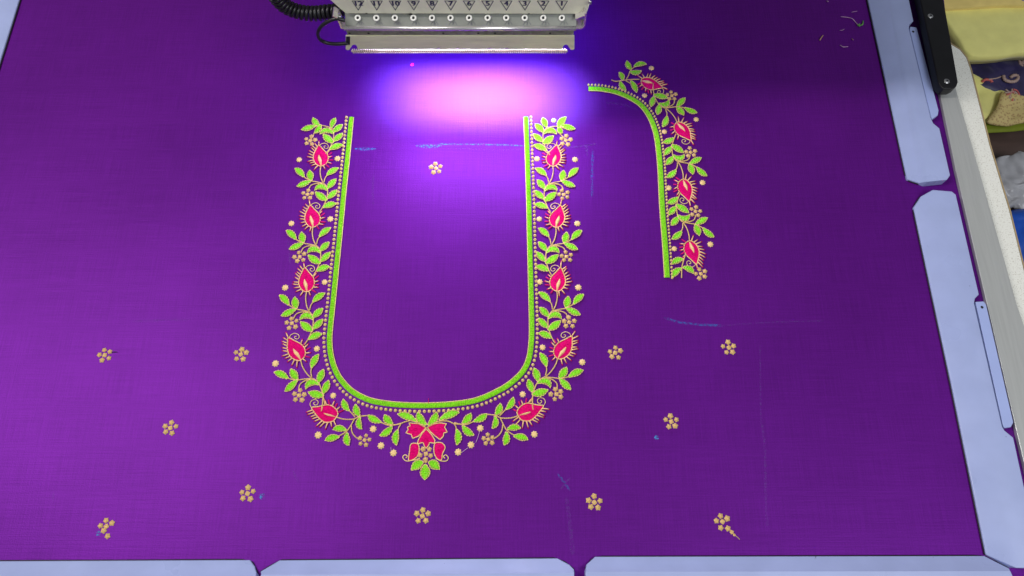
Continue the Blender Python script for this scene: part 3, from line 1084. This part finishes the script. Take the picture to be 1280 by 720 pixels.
def text_mesh(body, size, bold):
    cu = bpy.data.curves.new('number', 'FONT')
    cu.body = body
    cu.size = size
    cu.align_x, cu.align_y = 'CENTER', 'CENTER'
    to = bpy.data.objects.new('number_source', cu)
    COL.objects.link(to)
    dg = bpy.context.evaluated_depsgraph_get()
    dg.update()
    me = bpy.data.meshes.new_from_object(to.evaluated_get(dg))
    COL.objects.unlink(to)
    bpy.data.objects.remove(to)
    bpy.data.curves.remove(cu)
    b = MB()                                   # bolder strokes: the same glyph laid three times, a hair apart
    vv = [v.co.copy() for v in me.vertices]
    ff = [tuple(p.vertices) for p in me.polygons]
    for k, dx in enumerate((-bold, 0.0, bold)):
        b.add([v + Vector((dx, 0, 0.00004 * k)) for v in vv], ff)
    return mesh('number', b.v, b.f, False)


FR = Vector((0, -1, 0))
es_top, es_bot = HP(575, 17, 0.4605), HP(575, 33, 0.452)
es_dir = (es_top - es_bot).normalized()                     # up along the eyelet strip
es_n = Vector((0, -es_dir.z, es_dir.y))
if es_n.z < 0:
    es_n = -es_n


def on_strip(u, v, off=0.0):
    d = ray(u, v)
    o = Vector((0, CAM_Y, H))
    t = (es_bot - o).dot(es_n) / d.dot(es_n)
    return o + d * t + es_n * off


for i in range(12):
    num = 12 - i
    u = 447.5 + 23.15 * i
    pts = [HP(u - 7.2, 1.2, dp - 0.0004), HP(u + 7.2, 1.2, dp - 0.0004), HP(u + 0.4, 12.6, dp - 0.0004)]
    mb = MB()
    mb.add(*ribbon_loop(pts, 0.00062, FR))
    tri = mp(mb.build('number_triangle', M_INK, None, False, False))
    me = text_mesh(str(num), 0.0080, 0.00030)
    t = link('number', me, M_INK, tri)
    t.matrix_basis = Matrix.Translation(HP(u + 0.2, 4.6, dp - 0.00055)) @ Matrix.Rotation(math.radians(90), 4, 'X')
    # white ceramic eyelet
    mb = MB()
    c = on_strip(u, 22.4, 0.001)
    ax = Vector((1, 0, 0))
    vs, fs = [], []
    for a in range(18):
        g = 2 * math.pi * a / 18
        rd = ax * math.cos(g) + es_dir * math.sin(g)
        for b in range(8):
            h = 2 * math.pi * b / 8
            vs.append(c + rd * (0.00205 + 0.00090 * math.cos(h)) + es_n * 0.0012 * math.sin(h))
    for a in range(18):
        for b in range(8):
            fs.append((a * 8 + b, a * 8 + (b + 1) % 8, ((a + 1) % 18) * 8 + (b + 1) % 8, ((a + 1) % 18) * 8 + b))
    mb.add(vs, fs)
    ey = mp(mb.build('thread_eyelet', M_WHITE))
    mb = MB()
    mb.add([c - es_n * 0.0004 + (ax * math.cos(k * math.pi / 6) + es_dir * math.sin(k * math.pi / 6)) * 0.0018 for k in range(12)], [tuple(range(12))])
    hl = mb.build('hole', M_DARK, ey, False)
    # small printed mark under the eyelet
    mb = MB()
    for (a, b) in (((-4.8, 31), (-2.2, 27.2)), ((4.8, 31), (2.2, 27.2))):
        p, q = on_strip(u + 3 + a[0], a[1], 0.0003), on_strip(u + 3 + b[0], b[1], 0.0003)
        sd = (q - p).cross(es_n).normalized() * 0.00022
        mb.add([p + sd, q + sd, q - sd, p - sd], [(0, 1, 2, 3)])
    mk = mp(mb.build('printed_mark', M_INKG, None, False, False))
    me = text_mesh(str(num), 0.0034, 0.00010)
    t = link('number', me, M_INKG, mk)
    rot = Matrix((ax, es_dir, es_n)).transposed().to_4x4()
    t.matrix_basis = Matrix.Translation(on_strip(u + 3, 29.6, 0.0003)) @ rot
mp(slab('eyelet_strip', [on_strip(431, 16.5), on_strip(721, 16.5), on_strip(720, 34), on_strip(432, 34)], -es_n * 0.004, M_STRIP))
# a few old oil and thread stains on the strip's top edge
for u, v, r in ((513.5, 17.6, 0.0016), (458, 17.0, 0.0009), (661, 17.3, 0.0009)):
    mb = MB()
    c = HP(u, v, dp - 0.0006)
    mb.add([c + Vector((r * math.cos(k * .7) * random.uniform(.7, 1.2), 0, r * 0.8 * math.sin(k * .7))) for k in range(9)], [tuple(range(9))])
    mp(mb.build('stain', M_DARK, None, False, False))


def xprism(name, u0, u1, prof, material, bevel=0.0):
    """bar along x; prof: (v, dist) stations in order; x from u at the middle station"""
    ref = prof[0]
    a = [HP(u0, v, d) for v, d in prof]
    x0, x1 = HP(u0, *ref).x, HP(u1, *ref).x
    v = [Vector((x0, p.y, p.z)) for p in a] + [Vector((x1, p.y, p.z)) for p in a]
    n = len(a)
    f = [tuple(range(n)), tuple(range(2 * n - 1, n - 1, -1))] + [(i, (i + 1) % n, (i + 1) % n + n, i + n) for i in range(n)]
    o = link(name, fixnormals(mesh(name, v, f, False)), material)
    if bevel:
        add_bevel(o, bevel, 3)
    return mp(o)


mb = MB()
rp = HP(575, 35.4, 0.4485)
xa, xb = HP(430, 35.4, 0.4485).x, HP(720, 35.4, 0.4485).x
tube(mb, [Vector((xa, rp.y, rp.z)), Vector((xb, rp.y, rp.z))], 0.0021, 14)
mp(mb.build('guide_rail', M_CHROME))
xprism('dark_channel', 432.5, 717.5, [(37.0, 0.4575), (47.5, 0.4575), (47.5, 0.470), (37.0, 0.470)], M_CHAN)
for u in (437, 459, 482, 506, 553, 574, 588, 598, 620, 642, 664, 688, 711):
    mb = MB()
    c = HP(u + random.uniform(-2, 2), 41.6, 0.4571)
    mb.add([c + Vector((0.0011 * math.cos(k * math.pi / 4), 0, 0.0011 * math.sin(k * math.pi / 4))) for k in range(8)], [tuple(range(8))])
    mp(mb.build('channel_screw', random.choice((M_DARK, M_STEEL)), None, False, False))
# cover bar with end lugs and half-round notches
dc = 0.452
cov = [(432, 45), (718, 45), (718, 61.5), (716.5, 62.5), (713.5, 62.5), (712, 60.5)]
cov += [(707.3 + 3.6 * math.cos(math.radians(a)), 59.6 - 3.6 * math.sin(math.radians(a))) for a in range(10, 190, 20)]
cov += [(703, 61.5), (447, 61.5)]
cov += [(442.8 + 3.6 * math.cos(math.radians(a)), 59.6 - 3.6 * math.sin(math.radians(a))) for a in range(10, 190, 20)]
cov += [(438, 60.5), (436.5, 62.7), (433.5, 62.7), (432, 61.5)]
mp(slab('cover_bar', [HP(u, v, dc) for u, v in cov], (0, 0.0014, 0), M_PANEL2, None, 0.0003))
mp(slab('cable_socket', [HP(u, v, dc - 0.0008) for u, v in ((432.8, 46.5), (437.5, 46.5), (437.5, 56), (432.8, 56))], (0, 0.003, 0), M_DARK))
for u in (572, 612, 634, 656, 548):
    mb = MB()
    c = HP(u, 60.3, dc - 0.0006)
    mb.add([c + Vector((0.0016 * math.cos(k * math.pi / 4), 0, 0.0008 * math.sin(k * math.pi / 4))) for k in range(8)], [tuple(range(8))])
    mp(mb.build('worn_patch', M_CHROME, None, False, False))
# long coil spring along the lower edge
mb = MB()
sp = HP(575, 64.0, 0.455)
xa, xb = HP(440.5, 64, 0.455).x, HP(708, 64, 0.455).x
turns = 104
hel = [Vector((xa + (xb - xa) * k / (turns * 10), sp.y + 0.0017 * math.cos(2 * math.pi * k / 10), sp.z + 0.0017 * math.sin(2 * math.pi * k / 10))) for k in range(turns * 10 + 1)]
tube(mb, hel, 0.00062, 5, up=Vector((1, 0, 0)))
mp(mb.build('coil_spring', M_SPRING))
mb = MB()
tube(mb, [Vector((xa - 0.001, sp.y, sp.z)), Vector((xb + 0.001, sp.y, sp.z))], 0.0009, 8)
mp(mb.build('spring_rod', M_SPRING))


# bent side brackets
def strip_px(name, px, dist, wd, material):
    p = [HP(u, v, dist) for u, v in px]
    n = len(p)
    vs, fs = [], []
    for i in range(n):
        a, b = p[max(0, i - 1)], p[min(n - 1, i + 1)]
        t = (b - a).normalized()
        s = t.cross(FR).normalized() * wd * 0.5
        for q in (s, -s):
            for y in (0, 0.010):
                vs.append(p[i] + q + Vector((0, y, 0)))
    for i in range(n - 1):
        a, b = i * 4, (i + 1) * 4
        fs += [(a, a + 2, b + 2, b), (a + 1, b + 1, b + 3, a + 3), (a, b, b + 1, a + 1), (a + 2, a + 3, b + 3, b + 2)]
    fs += [(0, 1, 3, 2), (n * 4 - 4, n * 4 - 2, n * 4 - 1, n * 4 - 3)]
    me = fixnormals(mesh(name, vs, fs, False))
    return mp(link(name, me, material))


strip_px('side_bracket', [(416, 20), (421, 22.5), (424.5, 29), (427, 35.5), (432, 36)], 0.450, 0.0015, M_CHROME)
strip_px('side_bracket', [(733, 19), (726, 22), (719.5, 24.5)], 0.452, 0.0012, M_CHROME)
strip_px('side_bracket', [(732, 17), (731.2, 27), (730, 33.5), (727, 35.8), (719.5, 36.2)], 0.450, 0.0015, M_CHROME)
for u, v in ((737.5, 3), (425, 22)):
    mb = MB()
    c = HP(u, v, 0.455)
    mb.add([c + Vector((0.0017 * math.cos(k * math.pi / 5), 0, 0.0022 * math.sin(k * math.pi / 5))) for k in range(10)] +
           [c + Vector((0.0013 * math.cos(k * math.pi / 5), -0.0012, 0.0018 * math.sin(k * math.pi / 5))) for k in range(10)],
           [tuple(range(10, 20))] + [(k, (k + 1) % 10, 10 + (k + 1) % 10, 10 + k) for k in range(10)])
    mp(mb.build('screw', M_STEEL, None))


def box(name, lo, hi, material, bevel=0.0):
    x0, y0, z0 = lo
    x1, y1, z1 = hi
    return mp(slab(name, [(x0, y0, z1), (x1, y0, z1), (x1, y1, z1), (x0, y1, z1)], (0, 0, z0 - z1), material, None, bevel))


HY = CAM_Y
box('head_casing', (-0.150, HY + 0.4805, 0.135), (0.062, HY + 0.62, 0.2545), M_PANEL, 0.003)
box('added_shade_block', (-0.33, HY + 0.475, 0.255), (0.30, HY + 0.95, 0.60), M_PANEL, 0.006)  # added block out of view, sized to shade the cloth behind the head
lamp_y = HY + 0.535
box('lamp_housing', (-0.145, lamp_y - 0.012, 0.1235), (0.048, lamp_y + 0.012, 0.1345), M_PANEL2, 0.001)
for k in range(8):                                           # row of small work LEDs under the head
    dl = bpy.data.lights.new('work_led', 'SPOT')
    ol = bpy.data.objects.new('work_led', dl)
    COL.objects.link(ol)
    ol.location = (-0.038 + (k - 3.5) * 0.0265, lamp_y, 0.1225)
    ol.rotation_euler = (Vector((-0.038 + (k - 3.5) * 0.0265, HY + 0.490, 0)) - ol.location).to_track_quat('-Z', 'Y').to_euler()
    dl.energy = 4.5 * (0.30, 0.65, 0.95, 1.15, 1.2, 1.0, 0.65, 0.30)[k]
    dl.color = (0.44, 1.0, 1.0)
    dl.spot_size = math.radians(45)
    dl.spot_blend = 1.0
    dl.shadow_soft_size = 0.004
    under(machine, ol)
glow_fill = area('front_glow_fill', (-0.040, HY + 0.468, 0.1150), (-0.040, HY + 0.33, 0.0), 0.190, 0.006, 0.56, (0.74, 0.72, 1.0), 160)  # added fill for the wide glow on the cloth in front
under(machine, glow_fill)
blue_fill = area('blue_glow_fill', (-0.050, HY + 0.585, 0.128), (-0.050, HY + 0.550, 0.0), 0.210, 0.010, 0.50, (0.13, 0.10, 1.0), 150)  # added blue fill that colours the cloth under the head
under(machine, blue_fill)
# needle-position laser
ld = bpy.data.lights.new('position_laser', 'SPOT')
lo = bpy.data.objects.new('position_laser', ld)
COL.objects.link(lo)
lp = Vector((C(515, 81).x, lamp_y - 0.02, 0.130))
lo.location = lp
ld.energy = 220
ld.color = (1.0, 0.01, 0.08)
ld.spot_size = math.radians(1.4)
ld.spot_blend = 0.5
ld.shadow_soft_size = 0.0004
lo.rotation_euler = (C(515, 81) - lp).to_track_quat('-Z', 'Y').to_euler()
under(machine, lo)


# ------------------------------------------------------------------ cables
mb = MB()
cpx = [(338, -16), (345, -4), (357, 8), (374, 15), (393, 17), (412, 15), (432, 13)]
cpath = resample(catmull([HP(u, v, 0.474) for u, v in cpx], 8), 0.00042)
hel = []
for i, p in enumerate(cpath):
    t = (cpath[min(len(cpath) - 1, i + 1)] - cpath[max(0, i - 1)]).normalized()
    s = t.cross(Vector((0, 1, 0))).normalized()
    q = s.cross(t)
    g = 2 * math.pi * i * 0.00042 / 0.0042
    hel.append(p + (s * math.cos(g) + q * math.sin(g)) * 0.0055)
tube(mb, hel, 0.0019, 8, up=Vector((0, 1, 0)))
cc = mb.build('coiled_cable', M_CABLE)
tag(cc, 'thick black coiled cable hanging beside the machine head', 'cable')
mb = MB()
wpx = [(431, 25.5), (420, 23.5), (408, 28), (400, 35), (397.5, 43), (401, 50), (410, 54), (422, 55), (434.5, 54)]
tube(mb, resample(catmull([HP(u, v, 0.4508) for u, v in wpx], 8), 0.001), 0.0017, 8, up=Vector((0, 1, 0)))
wc = mb.build('wire', M_CABLE)
tag(wc, 'thin black wire looping from the head into the cover bar', 'wire')

# ------------------------------------------------------------------ loose thread scraps on the cloth
G = 'thread scraps near the upper right clamp'


def scrap(pts, r, m, label):
    mb = MB()
    p = [C(u, v, 0.0006 + 0.0012 * ((i % 2))) for i, (u, v) in enumerate(pts)]
    tube(mb, resample(catmull(p, 6), 0.001), r, 5)
    tag(mb.build('thread_scrap', m), label, 'thread', G)


def wob(pts):
    return [(960 + u / 6, v / 6) for u, v in pts]


scrap(wob([(665, 178), (680, 188), (700, 190), (712, 180), (714, 155), (705, 185), (670, 192), (690, 178), (675, 190), (690, 198)]), 0.00050, M_GTHREAD, 'knotted green thread scrap near the upper right clamp')
scrap(wob([(545, 125), (580, 128), (605, 132), (635, 142), (655, 165), (670, 182)]), 0.00040, M_LILAC, 'pinkish thread scrap leading to the green knot')
scrap(wob([(388, 303), (398, 285), (413, 265)]), 0.0007, M_BROWNTH, 'short tan thread scrap lying apart from the green knot')
scrap(wob([(540, 338), (565, 352), (600, 350)]), 0.00042, M_LILAC, 'bent pale thread scrap, lowest of the scraps by the clamp')
scrap(wob([(625, 92), (645, 88), (668, 84)]), 0.0003, M_LILAC, 'thin pale thread scrap just above the green knot')
scrap(wob([(538, 228), (558, 226), (572, 218)]), 0.0003, M_LILAC, 'thin curved pale thread scrap just below the green knot')
scrap(wob([(628, 290), (640, 300)]), 0.0004, M_BROWNTH, 'tiny tan speck of thread below the green knot')
scrap(wob([(440, 6), (452, 12)]), 0.0006, M_LILAC, 'tiny pale lint speck at the top edge of the cloth')

# ------------------------------------------------------------------ things on the floor beyond the table
ZF = -0.32
fl = mesh('floor', [(-3, -3, ZF - 0.01), (3.5, -3, ZF - 0.01), (3.5, 3.5, ZF - 0.01), (-3, 3.5, ZF - 0.01)], [(0, 1, 2, 3)], False)
tag(link('floor', fl, M_FLOOR), kind='structure')


def sheet(name, quad, z, amp, freq, seed, material, thick=0.003, n=40, dz=(0, 0, 0, 0), anis=(1, 1)):
    """soft cloth sheet over four corner places (pixels, clockwise from upper left) at height z"""
    q = [C(u, v, z + d) for (u, v), d in zip(quad, dz)]
    vs, fs = [], []
    for j in range(n + 1):
        for i in range(n + 1):
            a, b = i / n, j / n
            p = (q[0] * (1 - a) + q[1] * a) * (1 - b) + (q[3] * (1 - a) + q[2] * a) * b
            k = Vector((p.x * freq * anis[0], p.y * freq * anis[1], seed))
            hgt = mnoise.fractal(k, 0.9, 2.1, 3) * amp
            e = min(a, 1 - a, b, 1 - b)
            p = p + Vector((mnoise.noise(k * 1.3 + Vector((9, 0, 0))) * amp * 0.8, mnoise.noise(k * 1.3 + Vector((0, 7, 0))) * amp * 0.8, hgt - max(0, 0.05 - e) * 20 * amp * 0.5))
            vs.append(p)
    for j in range(n):
        for i in range(n):
            a = j * (n + 1) + i
            fs.append((a, a + 1, a + n + 2, a + n + 1))
    me = fixnormals(mesh(name, vs, fs))
    o = link(name, me, material)
    s = o.modifiers.new('thickness', 'SOLIDIFY')
    s.thickness = thick
    s.offset = -1
    return o


def lace(parent, pts, z, wd, wave):
    """wavy edging sewn along a hem"""
    a, b = C(*pts[0], z), C(*pts[1], z)
    n = 70
    t = (b - a).normalized()
    s = Vector((-t.y, t.x, 0))
    vs, fs = [], []
    for i in range(n + 1):
        p = a.lerp(b, i / n)
        for q in (-1, 0, 1):
            off = s * (q * wd * 0.5 + wave * math.sin(i * 0.9 + q) * 0.5)
            vs.append(p + off + Vector((0, 0, 0.0012 + 0.0014 * (1 - abs(q)) + 0.0005 * math.sin(i * 1.7))))
    for i in range(n):
        for k in range(2):
            fs.append((i * 3 + k, i * 3 + k + 1, i * 3 + k + 4, i * 3 + k + 3))
    o = link('lace_edging', fixnormals(mesh('lace_edging', vs, fs)), M_LACE, parent)
    m2 = MB()
    for q in (-0.35, 0.3):
        tube(m2, [a.lerp(b, i / 140) + s * (q * wd + wave * 0.9 * math.sin(i * 0.55 + q * 4)) + Vector((0, 0, 0.0032)) for i in range(141)], 0.0009, 5)
    m2.build('zigzag_stitch', M_YEL, o)
    return o


y2 = sheet('yellow_cloth', [(1150, -2), (1300, -8), (1305, 73), (1203, 80)], ZF + 0.045, 0.004, 9, 3.1, M_YEL, 0.03)
tag(y2, 'pale yellow folded cloth with wavy beige edging, behind the black handle', 'cloth')
lace(y2, [(1205, 75.5), (1300, 66.5)], ZF + 0.0475, 0.0110, 0.0018)
y1 = sheet('yellow_cloth', [(1150, -60), (1300, -64), (1300, 12), (1168, 17)], ZF + 0.066, 0.004, 8, 8.7, M_YEL2, 0.018)
tag(y1, 'deeper yellow cloth lying on the pale yellow one at the top edge', 'cloth')
lace(y1, [(1172, 14.5), (1300, 8)], ZF + 0.070, 0.0110, 0.0018)
lc = sheet('lilac_cloth', [(1274, -30), (1320, -30), (1320, 3), (1276, 2)], ZF + 0.083, 0.003, 20, 4.0, M_LILACCL, 0.004, 16)
tag(lc, 'small corner of lilac cloth on the yellow pile', 'cloth')
nv = sheet('navy_cloth', [(1206, 66), (1310, 58), (1315, 128), (1214, 108)], ZF + 0.020, 0.006, 22, 5.5, M_NAVY, 0.006, dz=(0, 0, 0.012, -0.006))
tag(nv, 'navy cloth with beige scroll embroidery under the yellow pile', 'cloth')


def scroll(parent, px, z, r, m, name='scroll_cord'):
    m2 = MB()
    tube(m2, resample(catmull([C(u, v, z) for u, v in px], 8), 0.0015), r, 6, False, lambda i, N: 1.15 if i % 2 else 0.85)
    m2.build(name, m, parent)


zs = ZF + 0.031
scroll(nv, [(1254, 94.5), (1256, 99.5), (1262, 102), (1269, 101.5), (1272.5, 98), (1271, 94.5), (1266.5, 94.5), (1263, 97)], zs, 0.0026, M_SCROLL)
scroll(nv, [(1274, 75), (1276, 81), (1281, 86), (1286, 88)], zs, 0.0022, M_SCROLL)
scroll(nv, [(1279, 72), (1278, 79), (1282, 82)], zs, 0.0018, M_SCROLL)
scroll(nv, [(1228, 102), (1232, 99.5), (1238, 100.5), (1240, 103)], ZF + 0.027, 0.0022, M_RED)
scroll(nv, [(1236, 99), (1245, 98), (1253, 95)], ZF + 0.029, 0.0010, M_SCROLL)
for k in range(9):
    g = 0.4 + k * 0.34
    a = (1267 + random.uniform(-2, 2), 113 + random.uniform(-2, 2))
    scroll(nv, [a, (a[0] + 5 * math.cos(g), a[1] + 5 * math.sin(g)), (a[0] + 10 * math.cos(g + .25), a[1] + 13 * math.sin(g + .25))], ZF + 0.036, 0.0013, M_SCROLL if k % 3 else M_RED)
yn = sheet('yellow_net_cloth', [(1212, 92), (1262, 118), (1300, 138), (1222, 156)], ZF + 0.022, 0.008, 16, 11.5, M_YEL, 0.004, dz=(0, 0.004, 0, 0))
tag(yn, 'thin pale yellow cloth crumpled below the navy one', 'cloth')
np_ = sheet('net_cloth', [(1252, 118), (1300, 124), (1306, 151), (1236, 153)], ZF + 0.030, 0.008, 18, 2.5, M_NET, 0.003)
tag(np_, 'tan dotted net cloth lying over the crumpled yellow cloth', 'cloth')
gc = sheet('green_cloth', [(1222, 146), (1310, 140), (1312, 157), (1228, 166)], ZF + 0.012, 0.004, 16, 6.5, M_LIME, 0.004)
tag(gc, 'olive green cloth edge peeking out under the yellow cloths', 'cloth')
pb = sheet('plastic_bag', [(1252, 196), (1330, 192), (1330, 262), (1240, 262)], ZF + 0.022, 0.018, 26, 1.5, M_BAG, 0.001)
tag(pb, 'crumpled grey plastic bag on the brown floor', 'bag')
bb = sheet('blue_bag', [(1250, 262), (1330, 256), (1340, 400), (1262, 380)], ZF + 0.024, 0.014, 14, 7.5, M_BLUE, 0.003)
tag(bb, 'bright blue plastic sack beyond the table edge', 'bag')
